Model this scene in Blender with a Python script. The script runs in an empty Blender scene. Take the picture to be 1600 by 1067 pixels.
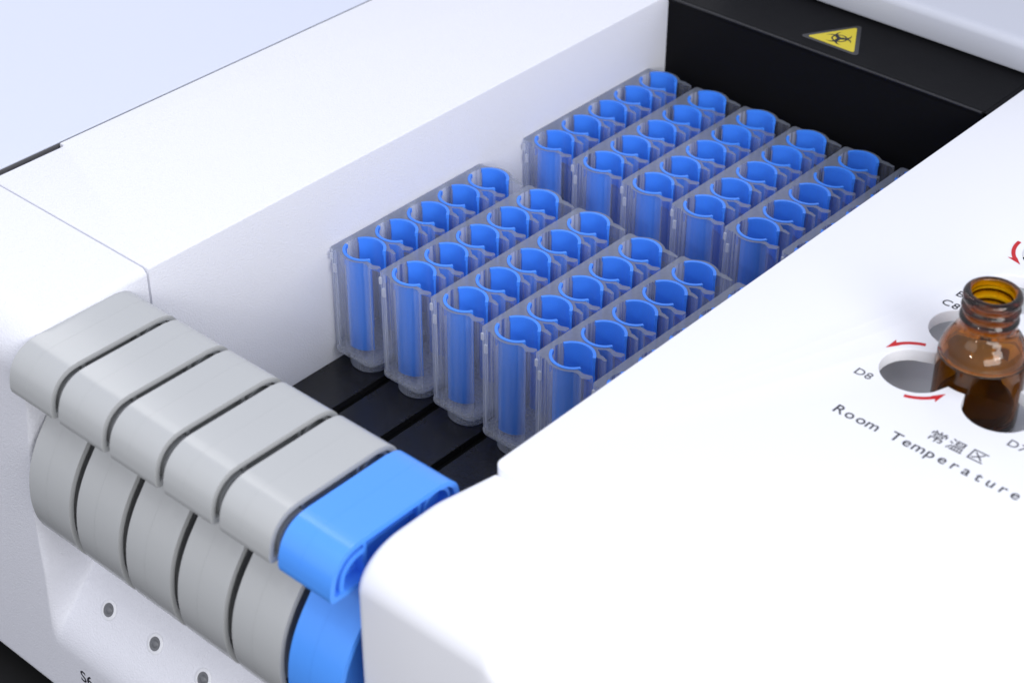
import bpy, bmesh, math, random
from mathutils import Matrix, Vector
random.seed(4)
U = 0.025                      # one lane pitch = 25 mm; all numbers below are in lane pitches
sc = bpy.context.scene
COL = sc.collection

# ------------------------------------------------------------------ camera
cam = bpy.data.cameras.new('camera'); co = bpy.data.objects.new('camera', cam); COL.objects.link(co)
R = [[0.747328, 0.664448, 0.00309], [-0.388953, 0.43369, 0.812791], [0.538717, -0.608623, 0.582548]]
M = Matrix(((R[0][0], R[1][0], R[2][0]), (R[0][1], R[1][1], R[2][1]), (R[0][2], R[1][2], R[2][2]))).to_4x4()
M.translation = Vector((17.622, -15.854, 15.190)) * U
co.matrix_world = M
cam.lens = 67.24; cam.sensor_width = 36; cam.clip_start = 0.02; cam.clip_end = 20
cam.dof.use_dof = True; cam.dof.focus_distance = 27.0 * U; cam.dof.aperture_fstop = 16
sc.camera = co

# ------------------------------------------------------------------ world, lamps, exposure
w = bpy.data.worlds.new('World'); sc.world = w; w.use_nodes = True
bg = w.node_tree.nodes['Background']; bg.inputs[1].default_value = 1.0
_nt = w.node_tree; _tc = _nt.nodes.new('ShaderNodeTexCoord'); _sp = _nt.nodes.new('ShaderNodeSeparateXYZ'); _cr = _nt.nodes.new('ShaderNodeValToRGB')
_mr = _nt.nodes.new('ShaderNodeMapRange'); _mr.inputs[1].default_value = -1
_nt.links.new(_tc.outputs['Generated'], _sp.inputs[0]); _nt.links.new(_sp.outputs['Z'], _mr.inputs[0]); _nt.links.new(_mr.outputs[0], _cr.inputs[0]); _nt.links.new(_cr.outputs[0], bg.inputs[0])
_e = _cr.color_ramp.elements; _e[0].position = 0.40; _e[0].color = (0.30, 0.31, 0.35, 1); _e[1].position = 1.0; _e[1].color = (0.48, 0.52, 0.66, 1)
_m = _e.new(0.62); _m.color = (0.92, 0.93, 1.03, 1)
sc.view_settings.view_transform = 'Standard'; sc.view_settings.look = 'None'
sc.view_settings.exposure = 0.0; sc.view_settings.gamma = 1.0; sc.view_settings.use_curve_mapping = False

def area(name, loc, target, size, power, color, size_y=None, shape='RECTANGLE'):
    l = bpy.data.lights.new(name, 'AREA'); l.shape = shape; l.size = size; l.size_y = size_y or size
    l.energy = power; l.color = color
    o = bpy.data.objects.new(name, l); COL.objects.link(o)
    o.location = Vector(loc) * U
    o.rotation_euler = (Vector(target) * U - o.location).to_track_quat('-Z', 'Y').to_euler()
    return o
area('key_softbox', (1, -16, 22), (3, -4, 0), 0.40, 0.55, (1.0, 0.985, 0.97), 0.3)
area('side_softbox', (34, -6, 20), (3, 2, 0), 0.35, 2.2, (0.96, 0.97, 1.0), 0.3)
area('strip_softbox', (-13.5, 2.5, 20.5), (1, -4, 0), 0.13, 0.75, (1.0, 0.99, 0.98), 0.5)
area('added_fill_light', (36, -18, 14), (2, 0, -1), 0.7, 3.8, (1.0, 0.98, 0.97), 0.3)  # unseen fill lamp added to brighten the upright faces
area('front_spot', (6, -26, 16), (3, -4, -1), 0.05, 0.45, (1.0, 1.0, 1.0), shape='DISK')
area('round_lamp', (16, -18, 30), (9, 2, 1), 0.05, 0.35, (1.0, 1.0, 1.0), shape='DISK')

# ------------------------------------------------------------------ materials
def mat(name, base, rough=0.5, spec=0.5, metal=0.0, trans=0.0, ior=1.45, bump=0.0, bscale=900, coat=0.0, var=0.0):
    m = bpy.data.materials.new(name); m.use_nodes = True
    nt = m.node_tree; b = nt.nodes['Principled BSDF']
    b.inputs['Base Color'].default_value = (*base, 1); b.inputs['Roughness'].default_value = rough
    b.inputs['Specular IOR Level'].default_value = spec; b.inputs['Metallic'].default_value = metal
    b.inputs['Transmission Weight'].default_value = trans; b.inputs['IOR'].default_value = ior
    b.inputs['Coat Weight'].default_value = coat
    tc = nt.nodes.new('ShaderNodeTexCoord')
    if bump:
        n = nt.nodes.new('ShaderNodeTexNoise'); n.inputs['Scale'].default_value = bscale; n.inputs['Detail'].default_value = 3
        bp = nt.nodes.new('ShaderNodeBump'); bp.inputs['Strength'].default_value = bump; bp.inputs['Distance'].default_value = 0.0003
        nt.links.new(tc.outputs['Object'], n.inputs['Vector']); nt.links.new(n.outputs['Fac'], bp.inputs['Height'])
        nt.links.new(bp.outputs[0], b.inputs['Normal'])
    if var:
        n = nt.nodes.new('ShaderNodeTexNoise'); n.inputs['Scale'].default_value = 60; n.inputs['Detail'].default_value = 5
        mr = nt.nodes.new('ShaderNodeMapRange'); mr.inputs[3].default_value = rough - var; mr.inputs[4].default_value = rough + var
        nt.links.new(tc.outputs['Object'], n.inputs['Vector']); nt.links.new(n.outputs['Fac'], mr.inputs[0])
        nt.links.new(mr.outputs[0], b.inputs['Roughness'])
    return m
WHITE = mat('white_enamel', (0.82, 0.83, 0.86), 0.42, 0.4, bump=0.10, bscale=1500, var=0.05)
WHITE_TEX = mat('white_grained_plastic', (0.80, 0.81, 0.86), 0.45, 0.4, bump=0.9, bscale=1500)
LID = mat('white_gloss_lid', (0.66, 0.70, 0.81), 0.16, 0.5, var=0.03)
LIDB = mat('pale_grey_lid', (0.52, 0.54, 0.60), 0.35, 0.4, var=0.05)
GREY = mat('grey_plastic', (0.45, 0.462, 0.460), 0.24, 0.45, bump=0.02, bscale=700, var=0.05)
BLUEH = mat('blue_plastic', (0.085, 0.32, 0.93), 0.24, 0.45, bump=0.02, bscale=700, var=0.05)
SLEEVE = mat('blue_sleeve_plastic', (0.060, 0.26, 0.92), 0.20, 0.45, var=0.06)
BLACK = mat('black_metal', (0.006, 0.006, 0.007), 0.5, 0.06, bump=0.1, var=0.06)
PLATE = mat('anthracite_plate', (0.016, 0.016, 0.018), 0.25, 0.45, bump=0.15, bscale=500, var=0.08)
VOID = mat('black_void_plastic', (0.004, 0.004, 0.004), 0.7, 0.2, var=0.05)
DARK = mat('dark_grey_plastic', (0.12, 0.12, 0.125), 0.5, 0.3, var=0.05)
LEDM = mat('indicator_grey', (0.16, 0.165, 0.175), 0.3, 0.5, var=0.05)
INK = mat('black_ink', (0.018, 0.018, 0.025), 0.5, 0.3, var=0.05)
INKG = mat('grey_ink', (0.10, 0.10, 0.11), 0.5, 0.3, var=0.05)
RED = mat('red_ink', (0.52, 0.015, 0.02), 0.45, 0.3, var=0.05)
YELLOW = mat('yellow_vinyl', (0.62, 0.50, 0.02), 0.4, 0.4, var=0.05)
VINYL = mat('black_vinyl', (0.016, 0.016, 0.018), 0.3, 0.5, var=0.05)
CAROUSEL = mat('grey_carousel', (0.78, 0.79, 0.81), 0.25, 0.5, var=0.05)
TABLE = mat('black_table', (0.012, 0.012, 0.012), 0.5, 0.3, var=0.1)
LIQ = mat('dark_liquid', (0.05, 0.018, 0.004), 0.05, 0.6, var=0.01)

def clear_mat(name, tint, milk, lo, hi, rough=0.05, streak=0.5):
    """clear moulded plastic: see-through face on, milky and glossy edge on, with vertical streaks painted in for refraction and reflections"""
    m = bpy.data.materials.new(name); m.use_nodes = True; nt = m.node_tree; N = nt.nodes; L = nt.links
    t = N.new('ShaderNodeBsdfTransparent'); t.inputs[0].default_value = (*tint, 1)
    d = N['Principled BSDF']; d.inputs['Base Color'].default_value = (*milk, 1); d.inputs['Roughness'].default_value = 0.3
    g = N.new('ShaderNodeBsdfGlossy'); g.inputs['Roughness'].default_value = rough
    lw = N.new('ShaderNodeLayerWeight'); lw.inputs[0].default_value = 0.35
    lf = N.new('ShaderNodeLayerWeight'); lf.inputs[0].default_value = 0.5
    pw = N.new('ShaderNodeMath'); pw.operation = 'POWER'; pw.inputs[1].default_value = 4.5; L.new(lf.outputs['Facing'], pw.inputs[0])
    fr = N.new('ShaderNodeMath'); fr.operation = 'MULTIPLY_ADD'; fr.inputs[1].default_value = 0.75; fr.inputs[2].default_value = 0.022; L.new(pw.outputs[0], fr.inputs[0])
    tl = N.new('ShaderNodeBsdfTranslucent'); tl.inputs[0].default_value = (*milk, 1)
    dm = N.new('ShaderNodeMixShader'); dm.inputs[0].default_value = 0.35; L.new(d.outputs[0], dm.inputs[1]); L.new(tl.outputs[0], dm.inputs[2])
    tc = N.new('ShaderNodeTexCoord'); mp = N.new('ShaderNodeMapping'); mp.inputs['Scale'].default_value = (1, 1, 0.03)
    n = N.new('ShaderNodeTexNoise'); n.inputs['Scale'].default_value = 650; n.inputs['Detail'].default_value = 2
    L.new(tc.outputs['Object'], mp.inputs[0]); L.new(mp.outputs[0], n.inputs['Vector'])
    mr = N.new('ShaderNodeMapRange'); mr.inputs[1].default_value = 0.05; mr.inputs[2].default_value = 0.9; mr.inputs[3].default_value = lo; mr.inputs[4].default_value = hi
    L.new(lw.outputs['Facing'], mr.inputs[0])
    st = N.new('ShaderNodeMapRange'); st.inputs[1].default_value = 0.35; st.inputs[2].default_value = 0.65; st.inputs[3].default_value = 1-streak; st.inputs[4].default_value = 1+streak
    L.new(n.outputs['Fac'], st.inputs[0])
    mu = N.new('ShaderNodeMath'); mu.operation = 'MULTIPLY'; mu.use_clamp = True; L.new(mr.outputs[0], mu.inputs[0]); L.new(st.outputs[0], mu.inputs[1])
    m1 = N.new('ShaderNodeMixShader'); L.new(mu.outputs[0], m1.inputs[0]); L.new(t.outputs[0], m1.inputs[1]); L.new(dm.outputs[0], m1.inputs[2])
    m2 = N.new('ShaderNodeMixShader'); L.new(fr.outputs[0], m2.inputs[0]); L.new(m1.outputs[0], m2.inputs[1]); L.new(g.outputs[0], m2.inputs[2])
    L.new(m2.outputs[0], N['Material Output'].inputs['Surface'])
    return m
CLEAR = clear_mat('clear_acrylic', (0.985, 0.988, 0.995), (0.90, 0.93, 1.0), 0.008, 0.36)
CLEAR_TOP = clear_mat('clear_acrylic_edge', (0.90, 0.92, 0.96), (0.32, 0.35, 0.41), 0.50, 0.70, 0.15, 0.05)
FROST = clear_mat('frosted_acrylic', (0.95, 0.96, 0.98), (0.80, 0.83, 0.90), 0.55, 0.7, 0.1, 0.1)
CLEAR_THICK = clear_mat('clear_acrylic_thick', (0.95, 0.965, 0.985), (0.90, 0.93, 1.0), 0.16, 0.62, 0.05, 0.9)
CLEAR_FOOT = clear_mat('clear_acrylic_foot', (0.95, 0.965, 0.985), (0.90, 0.93, 1.0), 0.12, 0.62, 0.05, 0.1)
def amber():
    m = bpy.data.materials.new('amber_glass'); m.use_nodes = True; nt = m.node_tree
    g = nt.nodes.new('ShaderNodeBsdfGlass'); g.inputs['Color'].default_value = (1.0, 0.97, 0.93, 1); g.inputs['IOR'].default_value = 1.5; g.inputs['Roughness'].default_value = 0.0
    va = nt.nodes.new('ShaderNodeVolumeAbsorption'); va.inputs['Color'].default_value = (0.90, 0.795, 0.12, 1); va.inputs['Density'].default_value = 3000
    nt.links.new(va.outputs[0], nt.nodes['Material Output'].inputs['Volume'])
    tc = nt.nodes.new('ShaderNodeTexCoord'); n = nt.nodes.new('ShaderNodeTexNoise'); n.inputs['Scale'].default_value = 70
    bp = nt.nodes.new('ShaderNodeBump'); bp.inputs['Strength'].default_value = 0.15; bp.inputs['Distance'].default_value = 0.0006
    nt.links.new(tc.outputs['Object'], n.inputs['Vector']); nt.links.new(n.outputs['Fac'], bp.inputs['Height']); nt.links.new(bp.outputs[0], g.inputs['Normal'])
    nt.links.new(g.outputs[0], nt.nodes['Material Output'].inputs['Surface'])
    return m
AMBER = amber()

# ------------------------------------------------------------------ helpers
def obj(name, bm, m, parent=None, smooth=True, bevel=0.0, seg=3, angle=40):
    bmesh.ops.recalc_face_normals(bm, faces=bm.faces[:])
    me = bpy.data.meshes.new(name)
    bmesh.ops.scale(bm, vec=(U, U, U), verts=bm.verts[:])
    bm.to_mesh(me); bm.free()
    for x in (m if isinstance(m, (list, tuple)) else [m]): me.materials.append(x)
    o = bpy.data.objects.new(name, me); COL.objects.link(o)
    if smooth:
        for p in me.polygons: p.use_smooth = True
        me.set_sharp_from_angle(angle=math.radians(angle))
    if bevel:
        b = o.modifiers.new('bevel', 'BEVEL'); b.width = bevel * U; b.segments = seg; b.limit_method = 'ANGLE'
        b.angle_limit = math.radians(35); b.harden_normals = True
    if parent: o.parent = parent
    return o
def empty(name, loc, label, cat, group=None):
    o = bpy.data.objects.new(name, None); COL.objects.link(o); o.location = Vector(loc) * U
    o.empty_display_size = 0.01; o['label'] = label; o['category'] = cat
    if group: o['group'] = group
    return o
def box(bm, x0, x1, y0, y1, z0, z1, mi=0):
    v = [bm.verts.new(p) for p in [(x0,y0,z0),(x1,y0,z0),(x1,y1,z0),(x0,y1,z0),(x0,y0,z1),(x1,y0,z1),(x1,y1,z1),(x0,y1,z1)]]
    for f in [(0,3,2,1),(4,5,6,7),(0,1,5,4),(1,2,6,5),(2,3,7,6),(3,0,4,7)]:
        bm.faces.new([v[i] for i in f]).material_index = mi
def prism_z(bm, poly, z0, z1, top_mi=0, side=None):
    a = [bm.verts.new((x, y, z0)) for x, y in poly]; b = [bm.verts.new((x, y, z1)) for x, y in poly]
    n = len(poly)
    for i in range(n):
        f = bm.faces.new((a[i], a[(i+1) % n], b[(i+1) % n], b[i]))
        if side: f.material_index = side((a[i].co+a[(i+1) % n].co)/2)
    bm.faces.new(a[::-1]); f = bm.faces.new(b); f.material_index = top_mi
def prism_x(bm, poly, x0, x1):
    a = [bm.verts.new((x0, y, z)) for y, z in poly]; b = [bm.verts.new((x1, y, z)) for y, z in poly]
    n = len(poly)
    for i in range(n): bm.faces.new((a[i], a[(i+1) % n], b[(i+1) % n], b[i]))
    bm.faces.new(a[::-1]); bm.faces.new(b)
def arc(cx, cy, r, a0, a1, n, ry=None):
    ry = ry or r
    return [(cx + r*math.cos(math.radians(a0+(a1-a0)*i/n)), cy + ry*math.sin(math.radians(a0+(a1-a0)*i/n))) for i in range(n+1)]
def offset_open(poly, d):
    out = []
    for i, p in enumerate(poly):
        a = Vector(poly[max(i-1, 0)]); b = Vector(poly[min(i+1, len(poly)-1)])
        t = (b-a).normalized(); out.append((p[0]+t.y*d, p[1]-t.x*d))
    return out
def band(poly, th):      # closed outline of a curved strip of thickness th
    return list(poly) + offset_open(poly, th)[::-1]
def resample(poly, n):
    P = [Vector(p) for p in poly]
    def cr(a, b, c, d, t): return 0.5*((2*b)+(-a+c)*t+(2*a-5*b+4*c-d)*t*t+(-a+3*b-3*c+d)*t**3)
    out = []
    for i in range(len(P)-1):
        a = P[max(i-1, 0)]; d = P[min(i+2, len(P)-1)]
        for k in range(n): q = cr(a, P[i], P[i+1], d, k/n); out.append((q.x, q.y))
    out.append(tuple(P[-1])); return out
def smooth01(t): t = min(max(t, 0), 1); return t*t*(3-2*t)
def curve_mesh(name, loops, z, half, bev, m, parent, resol=4):
    cu = bpy.data.curves.new(name, 'CURVE'); cu.dimensions = '2D'; cu.fill_mode = 'BOTH'
    cu.extrude = max(half-bev, 0)*U; cu.bevel_depth = bev*U; cu.bevel_resolution = resol; cu.offset = -bev*U
    for lp in loops:
        s = cu.splines.new('POLY'); s.points.add(len(lp)-1); s.use_cyclic_u = True
        for p, q in zip(s.points, lp): p.co = (q[0]*U, q[1]*U, 0, 1)
    t = bpy.data.objects.new(name+'_tmp', cu); COL.objects.link(t)
    dg = bpy.context.evaluated_depsgraph_get(); me = bpy.data.meshes.new_from_object(t.evaluated_get(dg)); me.name = name
    bpy.data.objects.remove(t); bpy.data.curves.remove(cu)
    bm = bmesh.new(); bm.from_mesh(me); bmesh.ops.remove_doubles(bm, verts=bm.verts[:], dist=1e-7); bm.to_mesh(me); bm.free()
    me.materials.clear(); me.materials.append(m)
    for p in me.polygons: p.use_smooth = True
    me.set_sharp_from_angle(angle=math.radians(35))
    o = bpy.data.objects.new(name, me); COL.objects.link(o); o.location = (0, 0, z*U); o.parent = parent
    return o
def text_mesh(name, items, m, parent, mtx):
    """items: (string, x, y, size) centred glyphs in one plane -> ONE mesh"""
    bm = bmesh.new()
    for s, x, y, size in items:
        cu = bpy.data.curves.new('t', 'FONT'); cu.body = s; cu.size = size*U; cu.align_x = 'CENTER'; cu.extrude = 0.0015*U; cu.resolution_u = 4; cu.offset = (0.0 if ord(s[0]) > 999 else 0.005)*size*U
        t = bpy.data.objects.new('t', cu); COL.objects.link(t)
        dg = bpy.context.evaluated_depsgraph_get(); me = bpy.data.meshes.new_from_object(t.evaluated_get(dg))
        n0 = len(bm.verts); bm.from_mesh(me); bm.verts.ensure_lookup_table()
        for v in bm.verts[n0:]: v.co.x += x*U; v.co.y += y*U
        bpy.data.objects.remove(t); bpy.data.curves.remove(cu); bpy.data.meshes.remove(me)
    me = bpy.data.meshes.new(name); bm.to_mesh(me); bm.free(); me.materials.append(m)
    me.transform(mtx)
    o = bpy.data.objects.new(name, me); COL.objects.link(o); o.parent = parent
    return o

# ------------------------------------------------------------------ table under the machine
bm = bmesh.new(); box(bm, -80, 80, -80, 80, -6.5, -6.0)
tb = obj('table', bm, TABLE); tb['kind'] = 'structure'

# ================================================================== the analyser
AN = empty('laboratory_analyzer', (0, 0, 0), 'large white benchtop analyzer with sunken black rack channel and printed reagent cover', 'lab analyzer')
ZT = 1.20
# left side panel (top + grained channel wall), with the slot beside the lid
out = [(0, -3.22), (0, 16), (-3.575, 16), (-3.575, -1.93)] + [(-3.52, -1.93)] + arc(-3.52, -1.99, 0.06, 90, 0, 4)[1:] + [(-3.46, -3.22)]
curve_mesh('side_panel', [out[::-1]], (ZT-3.0)/2, (ZT+3.0)/2, 0.025, WHITE_TEX, AN)
bm = bmesh.new(); box(bm, -3.614, -3.576, -1.9, 15.9, 0.9, 1.10); box(bm, -3.614, -3.462, -3.2, -1.99, 0.9, 1.02); obj('slot_shade_floor', bm, VOID, AN)  # black floor stands in for the shade deep in gap and slot
bm = bmesh.new(); box(bm, -3.614, -3.600, -3.2, 15.9, 1.03, 1.175); obj('gap_shade_strip', bm, DARK, AN)  # dark strip added over the lid's side, paints the gap's shade
bm = bmesh.new(); box(bm, -3.60, -3.44, -2.45, -1.96, 1.02, 1.12); box(bm, -3.60, -3.44, -3.2, -2.86, 1.02, 1.12); obj('slot_insert', bm, DARK, AN)
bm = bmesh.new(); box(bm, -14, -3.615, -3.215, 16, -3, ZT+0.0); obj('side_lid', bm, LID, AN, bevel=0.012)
# front cap on the left (rounded top front), as columns of one profile with rounded channel end
def capprofile(zt, yb, yf, ry, rz, zlow, n=14):
    p = [(yb, zlow), (yb, zt)]
    p += [(yf+ry + ry*math.cos(math.radians(a)), zt-rz + rz*math.sin(math.radians(a))) for a in [90+90*i/n for i in range(n+1)]]
    p += [(yf, zlow)]
    return p
def inset(p, d):
    c = []
    n = len(p)
    for i in range(n):
        a, b, e = Vector(p[i-1]), Vector(p[i]), Vector(p[(i+1) % n])
        n1 = Vector((-(b-a).y, (b-a).x)).normalized(); n2 = Vector((-(e-b).y, (e-b).x)).normalized()
        k = (n1+n2); k = k/max(k.dot(n1)*1.0, 0.3) if k.length > 1e-6 else n1
        c.append((b.x - k.x*d, b.y - k.y*d))
    return c
def columns(bm, cols, cap0=True, cap1=True):
    rows = [[bm.verts.new((x, y, z)) for y, z in p] for x, p in cols]
    n = len(rows[0])
    for r, s in zip(rows, rows[1:]):
        for i in range(n): bm.faces.new((r[i], r[(i+1) % n], s[(i+1) % n], s[i]))
    if cap0: bm.faces.new(rows[0][::-1])
    if cap1: bm.faces.new(rows[-1])
def sgn_inset(p, d):
    q = inset(p, d)
    def ar(p): return abs(sum(p[i-1][0]*p[i][1]-p[i][0]*p[i-1][1] for i in range(len(p))))
    return q if ar(q) < ar(p) else inset(p, -d)
def keep_low(p, q, zl, yb):      # insets must not lift the open lower edge nor the butted back
    return [(yb if abs(a[0]-yb) < 1e-6 else b[0], zl if abs(a[1]-zl) < 1e-6 else b[1]) for a, b in zip(p, q)]
ZL = 0.2
pc = capprofile(ZT, -3.255, -5.35, 0.62, 0.66, ZL)
r = 0.11
cols = [(-14, pc), (-8, pc), (-3, pc), (-0.004-r, pc)]
for k in range(1, 7):
    a = math.radians(90*k/6)
    cols.append((-0.004-r+r*math.sin(a), keep_low(pc, sgn_inset(pc, r*(1-math.cos(a))+1e-4), ZL, -3.255)))
bm = bmesh.new(); columns(bm, cols, False, True)
obj('front_cap', bm, WHITE_TEX, AN, angle=50)
bm = bmesh.new(); box(bm, -14, -0.05, -3.252, -3.222, -3, 1.12); obj('seam_backing', bm, WHITE_TEX, AN)
# lower front: proud block at the left, sloping recessed panel with indicator holes, straight foot below
rows = []
zs = [ZL - (ZL+5.46)*i/110 for i in range(111)]
def panel_y(z):
    if z > -4.16:
        y = -4.92 - (-3.5 - z)*0.72 if z < -2.0 else -4.92+1.5*0.72
        y = max(-5.35, y)
    else: y = -5.35
    return y
def panel_s(z):           # softened lower corner
    return sum(panel_y(z+d*0.05) for d in range(-5, 6))/11
def front_y(x, z):
    e = 0.0 if z > 0 else (-0.30*min(1, -z/1.9))
    if z < -3: e = -0.30 - 0.10*min(1, (-3-z)/1.2)
    wd = 0.20
    t = smooth01((x-(e-0.06))/wd)
    bot = -5.35 + 0.10*max(0, (-5.36-z)/0.10)**2 if z < -5.36 else -5.35
    py = panel_s(z)
    return bot + (max(py, bot)-bot)*t if z < -5.3 else -5.35 + (py+5.35)*t
xs = [-14, -10, -6, -3, -1.5, -1] + [-0.8+0.02*i for i in range(0, 56)] + [0.4, 0.7, 1, 2, 3, 4, 5, 5.98]
bm = bmesh.new()
grid = [[bm.verts.new((x, front_y(x, z), z)) for x in xs] for z in zs]
for i in range(len(zs)-1):
    for j in range(len(xs)-1): bm.faces.new((grid[i][j], grid[i][j+1], grid[i+1][j+1], grid[i+1][j]))
FP = obj('front_panel', bm, WHITE_TEX, AN, angle=60)
bm = bmesh.new(); box(bm, -14, 14, -5.1, 16, -5.46, -5.2); obj('underside', bm, WHITE, AN)
for x in (-10, 10):
    for y in (-3.5, 13):
        bm = bmesh.new(); bmesh.ops.create_cone(bm, cap_ends=True, segments=24, radius1=0.4, radius2=0.4, depth=0.54, matrix=Matrix.Translation((x, y, -5.73))); obj('foot', bm, VOID, AN)
# three indicator holes in view (one per lane along the panel)
nrm = Vector((0, -1, 0.72)).normalized()
rotm = nrm.to_track_quat('Z', 'Y').to_matrix().to_4x4()
for i in range(6):
    c0 = Vector((0.42+i, -4.92, -3.5))
    mt = Matrix.Translation(c0 + nrm*0.004) @ rotm
    bm = bmesh.new()
    prof = [(0.150, 0.0), (0.135, 0.012), (0.105, 0.012), (0.098, 0.004), (0.098, -0.0)]
    rings = [[bm.verts.new(mt @ Vector((q*math.cos(2*math.pi*k/32), q*math.sin(2*math.pi*k/32), h))) for k in range(32)] for q, h in prof]
    for a, b in zip(rings, rings[1:]):
        for k in range(32): bm.faces.new((a[k], a[(k+1) % 32], b[(k+1) % 32], b[k]))
    ld = obj('indicator_light', bm, WHITE, AN)
    bm = bmesh.new()
    prof = [(0.099, 0.006), (0.092, 0.004), (0.085, 0.003), (0.062, 0.003), (0.058, 0.010), (0.04, 0.022), (0.02, 0.028), (0.001, 0.03)]
    rings = [[bm.verts.new(mt @ Vector((q*math.cos(2*math.pi*k/32), q*math.sin(2*math.pi*k/32), h))) for k in range(32)] for q, h in prof]
    for a, b in zip(rings, rings[1:]):
        for k in range(32): bm.faces.new((a[k], a[(k+1) % 32], b[(k+1) % 32], b[k]))
    obj('lens', bm, LEDM, ld)
# lane mark on the foot of the front
text_mesh('printed_text', [('S6', 0.24, -4.76, 0.30)], INK, AN,
          Matrix(((1,0,0,0),(0,0,-1,-5.353*U),(0,1,0,0),(0,0,0,1))))

# channel floor, grooves, dark sheet behind the grips, back wall, shelf
bm = bmesh.new(); box(bm, 0.0, 6.3, -4.5, 8.2, -2.6, -2.16); obj('channel_floor', bm, VOID, AN)
bm = bmesh.new(); box(bm, 0.0, 6.0, -4.45, -4.40, -4.6, -0.3); obj('gap_shade_sheet', bm, VOID, AN)  # black sheet added so the gaps between grips read as shade
bm = bmesh.new(); box(bm, 0.0, 9, 8.0, 8.1, -2.6, 1.16); obj('back_wall', bm, BLACK, AN)
bm = bmesh.new(); prism_x(bm, [(7.985, 1.10), (7.985, 1.15), (8.0, 1.17), (8.05, 1.175), (8.07, 1.165), (11, 1.165), (11, 1.0), (8.05, 1.0)], 0.0, 6.02)
box(bm, 6.02, 14, 8.0, 11, 1.0, 1.163); obj('shelf', bm, BLACK, AN, bevel=0.006, seg=2)
bm = bmesh.new(); prism_x(bm, arc(7.982, 1.158, 0.022, 0, 360, 12)[:-1], 0.0, 6.0); obj('lip_highlight_rod', bm, PLATE, AN)  # lighter rod added to draw the highlight along the ledge
bm = bmesh.new(); box(bm, 6.02, 6.10, -3.0, 8.0, -2.6, 1.0); obj('channel_side', bm, BLACK, AN)
# white rear lid
bm = bmesh.new(); prof = [(9.5, 1.19), (9.47, 1.24), (9.47, 1.58)] + [(9.62+0.15*math.cos(math.radians(a)), 1.60+0.13*math.sin(math.radians(a))) for a in (180, 150, 120, 90)] + [(16, 1.70), (16, 1.19)]
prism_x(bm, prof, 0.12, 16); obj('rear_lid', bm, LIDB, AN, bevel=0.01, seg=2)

# right front cap, with a finger recess farther right
def resamp_profile(segs):
    out = []
    for (a, b, n) in segs:
        for k in range(n): out.append((a[0]+(b[0]-a[0])*k/n, a[1]+(b[1]-a[1])*k/n))
    out.append(segs[-1][1]); return out
ZC = 1.075
front = [(-5.30+0.70 + 0.70*math.cos(math.radians(a)), ZC-0.5 + 0.5*math.sin(math.radians(a))) for a in [90+90*i/14 for i in range(15)]]
A = [(-3.2, -5.46), (-3.2, ZC), (-3.9, ZC), (-3.96, ZC), (-4.0, ZC), (-4.04, ZC), (-4.10, ZC)] + [(-4.2, ZC), (-4.4, ZC)] + front + [(-5.30, -1.0), (-5.30, -5.46)]
B = [(-3.2, -5.46), (-3.2, ZC), (-3.9, ZC), (-3.95, ZC-0.005), (-4.0, ZC-0.05), (-4.16, ZC-0.40), (-4.22, ZC-0.46)] + [(-4.3, ZC-0.49), (-4.45, ZC-0.5)] + \
    [(-4.6 - 0.62*math.sin(math.radians(90*i/14)), ZC-0.5-0.42*(1-math.cos(math.radians(90*i/14)))) for i in range(15)] + [(-5.22, -1.0), (-5.22, -5.46)]
r = 0.13; X0 = 5.955
cols = [(X0+r*(1-math.cos(math.radians(90*k/6))), keep_low(A, sgn_inset(A, r*(1-math.sin(math.radians(90*k/6)))+1e-4), -5.46, -3.2)) for k in range(6)]
cols += [(X0+r, A), (7.0, A), (7.8, A)]
for k in range(1, 17):
    t = smooth01(k/16); cols.append((7.85+0.45*k/16, [(a[0]+(b[0]-a[0])*t, a[1]+(b[1]-a[1])*t) for a, b in zip(A, B)]))
cols += [(10, B), (14, B)]
bm = bmesh.new(); columns(bm, cols)
for v in bm.verts:      # the left edge runs back to meet the reagent cover
    if v.co.x < 6.4: v.co.x += 0.17*smooth01((v.co.y+4.1)/0.95)*(6.4-v.co.x)/0.445
obj('front_cover', bm, WHITE, AN, angle=50)

# reagent cover with clover-shaped openings
def clover(cx, cy, dx=0.58, dy=0.575, rc=0.60, r=0.452, n=160):
    pts = []
    for i in range(n):
        th = 2*math.pi*i/n; d = (math.cos(th), math.sin(th)); best = rc
        for sx in (-1, 1):
            for sy in (-1, 1):
                ox, oy = sx*dx, sy*dy; b = d[0]*ox+d[1]*oy; q = b*b-(ox*ox+oy*oy-r*r)
                if q > 0: best = max(best, b+math.sqrt(q))
        pts.append((cx+best*d[0], cy+best*d[1]))
    return pts
CX, CY = 9.375, 2.20
outer = [(6.13, 9.44)] + [(6.13, -3.05)] + arc(6.13+0.14, -3.2+0.14, 0.14, 180, 270, 6) + [(14, -3.2), (14, 9.44)]
holes = [clover(CX, CY)[::-1], clover(CX+0.045, CY+2.29)[::-1]]
RC = curve_mesh('reagent_cover', [outer]+holes, ZT-0.09, 0.09, 0.012, WHITE, AN)
bm = bmesh.new(); box(bm, 6.15, 14, -3.15, 9.4, -2.6, -2.4); box(bm, 6.15, 6.25, -3.15, 9.4, -2.4, 1.0); box(bm, 6.25, 14, -3.15, -3.05, -2.4, 1.0); box(bm, 13.85, 13.98, -3.05, 9.4, -5.46, 1.0); obj('cover_frame', bm, WHITE, AN)
bm = bmesh.new(); bmesh.ops.create_cone(bm, cap_ends=True, segments=96, radius1=3.5, radius2=3.5, depth=0.4, matrix=Matrix.Translation((10.4, 3.3, 0.25)))
obj('reagent_carousel', bm, CAROUSEL, AN, bevel=0.03)
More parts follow.
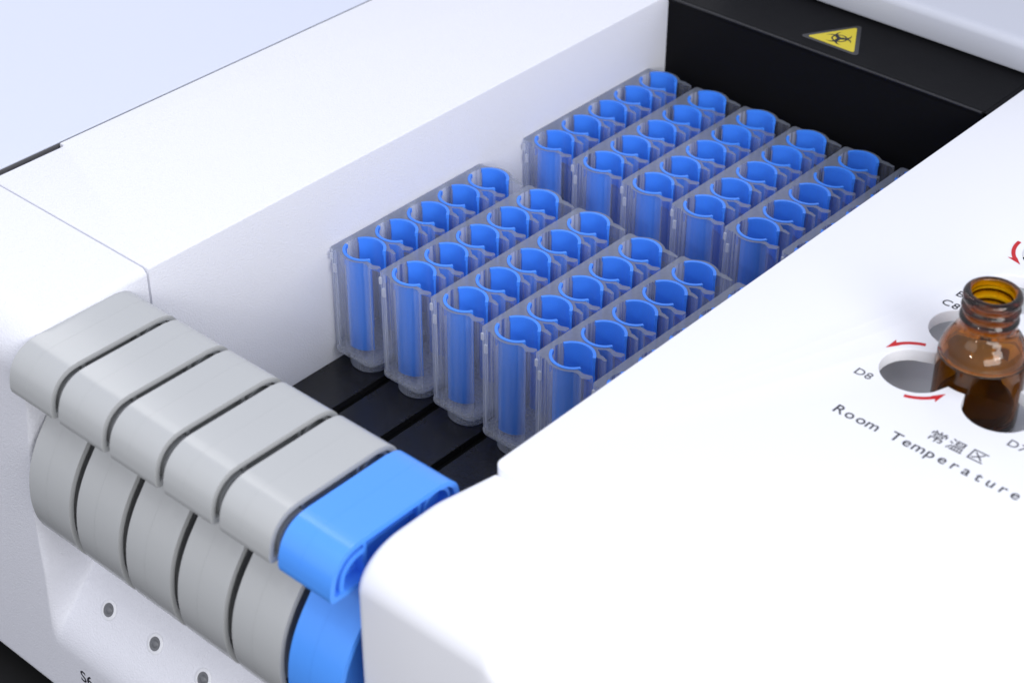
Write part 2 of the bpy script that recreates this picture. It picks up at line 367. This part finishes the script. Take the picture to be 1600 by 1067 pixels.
# printing on the cover (children of the cover, in its own plane)
zt = 0.0915
def onz(z): return Matrix.Translation((0, 0, z*U))
rt = [(ch, 8.53+0.1585*i, 0.262, 0.235) for i, ch in enumerate('Room Temperature') if ch != ' ']
text_mesh('printed_text', rt, INK, RC, onz(zt))
text_mesh('printed_text', [('\u5e38', 9.69, 0.575, 0.235), ('\u6e29', 9.945, 0.575, 0.235), ('\u533a', 10.225, 0.575, 0.235)], INK, RC, onz(zt))
text_mesh('printed_text', [('D', 8.30, 1.075, 0.19), ('8', 8.425, 1.075, 0.19)], INKG, RC, onz(zt))
text_mesh('printed_text', [('D', 10.42, 1.075, 0.19), ('7', 10.545, 1.075, 0.19)], INKG, RC, onz(zt))
text_mesh('printed_text', [('C', 8.305, 3.10, 0.19), ('8', 8.435, 3.10, 0.19)], INK, RC, onz(zt))
text_mesh('printed_text', [('B', 8.335, 3.385, 0.19), ('8', 8.465, 3.385, 0.19)], INK, RC, onz(zt))
def arrow(cx, cy, r, a0, a1, wd=0.027):
    P = []; Q = []
    n = 14; ah = a1 - 17
    for i in range(n+1):
        a = math.radians(a0+(ah-a0)*i/n); P.append((cx+(r+wd)*math.cos(a), cy+(r+wd)*math.sin(a))); Q.append((cx+(r-wd)*math.cos(a), cy+(r-wd)*math.sin(a)))
    a = math.radians(ah-2); b = math.radians(a1)
    head = [(cx+(r+0.085)*math.cos(a), cy+(r+0.085)*math.sin(a)), (cx+(r-0.01)*math.cos(b), cy+(r-0.01)*math.sin(b)), (cx+(r-0.035)*math.cos(a), cy+(r-0.035)*math.sin(a))]
    bm = bmesh.new(); prism_z(bm, P+head+Q[::-1], zt-0.001, zt+0.003)
    return obj('arrow_mark', bm, RED, RC, smooth=False)
arrow(8.795, 1.628, 0.575, 110, 163); arrow(8.795, 1.628, 0.565, 287, 341); arrow(8.83, 5.07, 0.56, 178, 240)

# hazard label on the shelf
HL = bmesh.new(); zs0 = 1.1655
HC = (3.02, 8.60)
def tri(cx, cy, R_, rr):
    pts = []
    for k in range(3):
        a = 90+120*k; vx, vy = cx+(R_-2*rr)*math.cos(math.radians(a)), cy+(R_-2*rr)*math.sin(math.radians(a))
        pts += arc(vx, vy, rr, a-60, a+60, 6)
    return pts
prism_z(HL, tri(*HC, 0.66, 0.06), zs0, zs0+0.004)
hl = obj('hazard_label', HL, VINYL, AN, smooth=False)
bm = bmesh.new(); prism_z(bm, tri(*HC, 0.52, 0.03), zs0+0.004, zs0+0.007); obj('yellow_triangle', bm, YELLOW, hl, smooth=False)
bm = bmesh.new()
def crescent(bm, cx, cy, ro, ri, off, ang, z):
    # outer circle minus an offset inner circle, horns pointing outward
    a = math.radians(ang); ox, oy = cx+off*math.cos(a), cy+off*math.sin(a)
    # intersection angle of the two circles, measured on each
    d = off; xo = (d*d+ro*ro-ri*ri)/(2*d); t0 = math.degrees(math.acos(max(-1, min(1, xo/ro)))); xi = xo-d; t1 = math.degrees(math.acos(max(-1, min(1, xi/ri))))
    o_ = arc(cx, cy, ro, ang+t0+4, ang+360-t0-4, 28); i_ = arc(ox, oy, ri, ang+t1+4, ang+360-t1-4, 28)
    for k in range(28):
        q = [o_[k], o_[k+1], i_[k+1], i_[k]]
        bm.faces.new([bm.verts.new((x, y, z)) for x, y in q])
for k in range(3):
    a = 90+120*k
    crescent(bm, HC[0]+0.115*math.cos(math.radians(a)), HC[1]+0.115*math.sin(math.radians(a)), 0.135, 0.108, 0.037, a, zs0+0.0085+0.0003*k)
ro = arc(*HC, 0.130, 0, 360, 40); ri = arc(*HC, 0.106, 0, 360, 40)
for k in range(40):
    if (k*9+4.5-30) % 120 > 12 and (k*9+4.5-30) % 120 < 108:
        bm.faces.new([bm.verts.new((x, y, zs0+0.0095)) for x, y in (ro[k], ro[k+1], ri[k+1], ri[k])])
obj('biohazard_symbol', bm, INK, hl, smooth=False)

# ================================================================== trays with handles
TOPO = resample([(-3.48, 0.62), (-3.455, 0.78), (-3.50, 0.94), (-3.62, 1.05), (-3.80, 1.09)], 5)[:-1] + [(-3.80, 1.09), (-5.06, 1.09)] + \
       resample([(-5.06, 1.09), (-5.22, 1.068), (-5.37, 0.99), (-5.48, 0.86), (-5.54, 0.70), (-5.56, 0.54)], 5)[1:]
TOPO += [(-5.545, 0.475), (-5.50, 0.45), (-5.3, 0.44), (-3.62, 0.44), (-3.52, 0.50)]
GRIP = resample([(-4.80, 0.35), (-4.96, 0.04), (-5.13, -0.19), (-5.30, -0.42), (-5.44, -0.68), (-5.525, -0.95), (-5.56, -1.25), (-5.545, -1.50), (-5.49, -1.72), (-5.39, -1.90), (-5.20, -2.04), (-4.9, -2.12)], 4)
WD = 0.845
def ring_prism(bm, outer_, inner_, x0, x1):
    n = len(outer_)
    V = {}
    for tag_, loop in (('o', outer_), ('i', inner_)):
        for xx in (0, 1): V[tag_, xx] = [bm.verts.new(((x0, x1)[xx], y, z)) for y, z in loop]
    for i in range(n):
        j = (i+1) % n
        bm.faces.new((V['o', 0][i], V['o', 0][j], V['o', 1][j], V['o', 1][i]))
        bm.faces.new((V['i', 0][j], V['i', 0][i], V['i', 1][i], V['i', 1][j]))
        for xx in (0, 1): bm.faces.new((V['o', xx][i], V['o', xx][j], V['i', xx][j], V['i', xx][i]))
def make_tray(m, label):
    t = empty('rack_tray', (0, 0, -2.03), label, 'rack tray', 'rack trays with front handles')
    dz = 2.03
    bm = bmesh.new(); box(bm, 0.0, WD, -4.45, 7.9, -2.16+dz, -2.03+dz)
    obj('tray_plate', bm, PLATE, t, bevel=0.012, seg=2)
    def P(l): return [(y, z+dz) for y, z in l]
    bm = bmesh.new(); ring_prism(bm, P(TOPO), P(sgn_inset(TOPO, 0.075)), 0.0, WD)
    hd = obj('handle', bm, m, t, bevel=0.028, seg=4)
    bm = bmesh.new(); prism_x(bm, P(band(TOPO[2:43], 0.0014)), 0.352, 0.357); obj('mould_line', bm, m, hd)
    # inside of the loop: recessed web, end tube, thin ribs and the second shell at the front
    bm = bmesh.new()
    prism_x(bm, P(sgn_inset(TOPO, 0.05)), 0.12, 0.66)
    c = arc(-3.79, 0.775+dz, 0.235, 0, 360, 30)[:-1]; ci = arc(-3.79, 0.775+dz, 0.185, 0, 360, 30)[:-1]
    ring_prism(bm, c, ci, 0.03, WD-0.045)
    for y in (-4.07, -4.95): box(bm, 0.03, WD-0.05, y-0.03, y+0.03, 0.47+dz, 1.04+dz)
    box(bm, 0.03, WD-0.12, -4.95, -4.07, 0.80+dz, 0.84+dz)
    s = resample([(-5.0, 0.93), (-5.16, 0.91), (-5.28, 0.84), (-5.36, 0.74), (-5.395, 0.60), (-5.39, 0.48)], 3)
    prism_x(bm, P(band(s, -0.07)), 0.02, WD-0.015)
    obj('rib', bm, m, hd, bevel=0.008, seg=2)
    bm = bmesh.new(); prism_x(bm, P(band(GRIP, -0.075)), 0.0, WD)
    prism_x(bm, P(band(GRIP[8:], 0.0014)), 0.36, 0.365)
    prism_x(bm, P([(-4.72, 0.35), (-4.9, 0.02), (-5.1, -0.3), (-5.3, -0.7), (-5.38, -1.2), (-5.3, -1.7), (-5.0, -1.95), (-4.5, -1.95), (-4.5, 0.35)]), 0.25, 0.6)
    obj('finger_grip', bm, m, t, bevel=0.024, seg=4)
    return t
ordn = ['leftmost', 'second', 'third', 'fourth', 'fifth']
tray = make_tray(GREY, 'leftmost grey rack tray handle, beside the white side wall')
def copy_tree(o, parent=None):
    c = o.copy(); COL.objects.link(c); c.parent = parent
    for ch in [x for x in o.children]: copy_tree(ch, c)
    return c
for i in range(1, 5):
    c = copy_tree(tray); c.location.x = i*U
    c['label'] = ['', 'second grey tray handle from the white side wall', 'middle one of the five grey tray handles', 'fourth grey tray handle, two before the blue one', 'grey tray handle directly beside the blue handle'][i]
tb_ = make_tray(BLUEH, 'black rack tray with a bright blue loop handle at the right end of the row'); tb_.location.x = 4.995*U
# hairline mould seam on each handle comes with the mesh

# ================================================================== racks
LR = 3.26; YC = [0.304+0.673*j for j in range(5)]; XC = 0.415; RH = 0.322; RO = 0.372
def rack_outline():
    P = [(0.0, 0.035), (0.03, 0.0), (0.055, -0.004), (0.06, 0.012), (0.075, 0.012), (0.08, -0.008), (0.11, -0.014), (0.115, 0.004), (0.13, 0.004), (0.135, -0.018)]
    # ring 1 outer front arc
    P += arc(XC, YC[0], RO, 232, 312, 12)
    for j, y in enumerate(YC):
        # front wall end bead
        if j: P += arc(XC, y, RO, 296, 312, 4)
        P += [(0.735, y-0.272), (0.84, y-0.315), (0.93, y-0.265), (0.935, y-0.19), (0.90, y-0.175), (0.80, y-0.215), (0.73, y-0.205)]
        # inner hole, clockwise from -40 round through 180 to +35
        P += arc(XC, y, RH, 321, 34, 44)
        # rear wall end barb
        if j < 4:
            P += [(0.735, y+0.195), (0.83, y+0.185), (0.835, y+0.225), (0.735, y+0.262)]
            # shared wall pocket towards next ring
            a_end = 62
            P += arc(XC, y, RO, 45, a_end, 3)
        else:
            P += [(0.74, y+0.195), (0.80, y+0.185), (0.93, y+0.20), (0.93, y+0.24), (0.78, y+0.275)]
            P += arc(XC, y, RO, 47, 108, 12)
    P += [(0.16, LR), (0.03, LR), (0.0, LR-0.03)]
    return P
BOT = -1.70
def ring_prism_z(bm, o_, i_, z0, z1):
    n = len(o_)
    a = [[bm.verts.new((x, y, z)) for x, y in l] for l, z in ((o_, z0), (i_, z0), (o_, z1), (i_, z1))]
    for k in range(n):
        j = (k+1) % n
        for p, q in ((0, 1), (1, 3), (3, 2), (2, 0)): bm.faces.new((a[p][k], a[p][j], a[q][j], a[q][k]))
def make_rack(label, group):
    t = empty('tube_rack', (0, 0, -2.03), label, 'tube rack', group)
    dz = 2.03
    bm = bmesh.new(); prism_z(bm, rack_outline(), BOT+dz, 0+dz, top_mi=1, side=lambda c: 3 if c.x < 0.20 else 0)
    # small moulded catches on the front plate
    for (x0, x1, z0, z1) in ((0.045, 0.085, -0.16, -0.05), (0.10, 0.15, -0.36, -0.22)): box(bm, x0, x1, -0.05, -0.02, z0+dz, z1+dz, 2)
    body = obj('rack_body', bm, [CLEAR, CLEAR_TOP, FROST, CLEAR_THICK], t, angle=30)
    # flange and foot
    def rr(x0, x1, y0, y1, r):
        return arc(x1-r, y1-r, r, 0, 90, 5)+arc(x0+r, y1-r, r, 90, 180, 5)+arc(x0+r, y0+r, r, 180, 270, 5)+arc(x1-r, y0+r, r, 270, 360, 5)
    bm = bmesh.new(); prism_z(bm, rr(0.0, 0.85, -0.075, LR, 0.16), BOT-0.09+dz, BOT-0.004+dz)
    obj('flange', bm, CLEAR_FOOT, t, bevel=0.035, seg=3)
    bm = bmesh.new(); prism_z(bm, rr(0.12, 0.74, 0.02, LR-0.1, 0.28), -2.025+dz, BOT-0.094+dz)
    obj('rack_foot', bm, CLEAR_FOOT, t, bevel=0.03, seg=3)
    for j, y in enumerate(YC):
        bm = bmesh.new()
        def shell(a0, a1, ro, ri, z0, z1):
            o_ = arc(XC, y, ro, a0, a1, 24); i_ = arc(XC, y, ri, a0, a1, 24)
            prism_z(bm, o_+i_[::-1], z0+dz, z1+dz)
        shell(30, 152, 0.314, 0.285, -0.55, -0.05); shell(118, 152, 0.314, 0.285, -1.6, -0.551); shell(254, 332, 0.316, 0.285, -1.6, -0.05)
        shell(27, 154, 0.321, 0.276, -0.055, 0.014); shell(196, 331, 0.321, 0.278, -0.055, 0.010)
        shell(200, 214, 0.316, 0.287, -0.30, -0.05)
        obj('tube_sleeve', bm, SLEEVE, t, angle=35)
    return t
FL = ['clear tube rack in the near row against the white side wall', 'second rack of the near row from the white side wall',
      'middle rack of the five fully open ones in the near row', 'fourth rack of the near row from the white side wall',
      'fifth rack of the near row, its lower front hidden by the white cover', 'near-row rack showing only one edge along the white cover']
BL = ['clear tube rack in the far row against the white side wall', 'second rack of the far row from the white side wall',
      'middle rack of the far row before the black back wall', 'fourth rack of the far row from the white side wall',
      'fifth rack of the far row, partly cut off by the white cover', 'far-row rack showing only one edge along the white cover']
G1 = 'clear five-tube racks in the near row'; G2 = 'clear five-tube racks in the far row'
rk = make_rack(FL[0], G1)
fp = [(0.02, 0.0), (1.01, 0.02), (2.01, 0.03), (3.03, -0.02), (3.985, 0.015), (5.0, 0.0)]
bp_ = [(0.005, 4.28), (1.02, 4.285), (2.01, 4.29), (2.995, 4.28), (3.985, 4.285), (5.0, 4.32)]
for i, (x, y) in enumerate(fp):
    c = rk if i == 0 else copy_tree(rk)
    c.location.x = x*U; c.location.y = y*U; c['label'] = FL[i]; c.rotation_euler.z = random.uniform(-0.003, 0.003)
for i, (x, y) in enumerate(bp_):
    c = copy_tree(rk); c.location.x = x*U; c.location.y = y*U; c['label'] = BL[i]; c.rotation_euler.z = random.uniform(-0.003, 0.003); c['group'] = G2

# ================================================================== amber bottle
bt = empty('amber_bottle', (CX-0.02, CY, 0.455), 'open brown glass bottle standing in the reagent opening of the white cover', 'bottle')
H0 = 0.255
ro = [(0.001, 0.0), (0.40, 0.0), (0.50, 0.02), (0.545, 0.07), (0.55, 0.15), (0.55, 1.10), (0.548, 1.18), (0.53, 1.28), (0.49, 1.38), (0.43, 1.47), (0.375, 1.53), (0.345, 1.58), (0.33, 1.63),
      (0.335, 1.66), (0.355, 1.69), (0.365, 1.72), (0.355, 1.75), (0.33, 1.78), (0.33, 1.81), (0.352, 1.84), (0.362, 1.87), (0.352, 1.90), (0.33, 1.925), (0.33, 1.95), (0.352, 1.97), (0.362, 2.00), (0.360, 2.04), (0.34, 2.075), (0.31, 2.09),
      (0.275, 2.085), (0.262, 2.06), (0.258, 2.0), (0.255, 1.92), (0.262, 1.87), (0.255, 1.80), (0.26, 1.72), (0.258, 1.60), (0.30, 1.53), (0.37, 1.45), (0.43, 1.36), (0.47, 1.26), (0.49, 1.16), (0.493, 1.05), (0.493, 0.20), (0.47, 0.12), (0.40, 0.09), (0.001, 0.10)]
def lathe(bm, prof, n=72):
    rings = [[bm.verts.new((q*math.cos(2*math.pi*k/n), q*math.sin(2*math.pi*k/n), h)) for k in range(n)] for q, h in prof]
    for a, b in zip(rings, rings[1:]):
        for k in range(n): bm.faces.new((a[k], a[(k+1) % n], b[(k+1) % n], b[k]))
    bm.faces.new(rings[0][::-1]); bm.faces.new(rings[-1])
pr = []
ro = [(q, h if h < 0.3 else (0.3+(h-0.3)*(1.89-0.3)/(2.09-0.3) if h < 1.1 else h-0.2)) for q, h in ro]
rs = resample(ro, 3)
bm = bmesh.new(); lathe(bm, rs); obj('glass_body', bm, AMBER, bt, angle=180)
bm = bmesh.new(); lathe(bm, [(0.001, 0.115), (0.38, 0.112), (0.455, 0.15), (0.478, 0.21), (0.478, 0.33), (0.46, 0.335), (0.001, 0.335)]); obj('liquid', bm, LIQ, bt, angle=40)

sc.cycles.max_bounces = 16; sc.cycles.transparent_max_bounces = 40; sc.cycles.transmission_bounces = 12
sc.cycles.caustics_reflective = False; sc.cycles.use_denoising = True
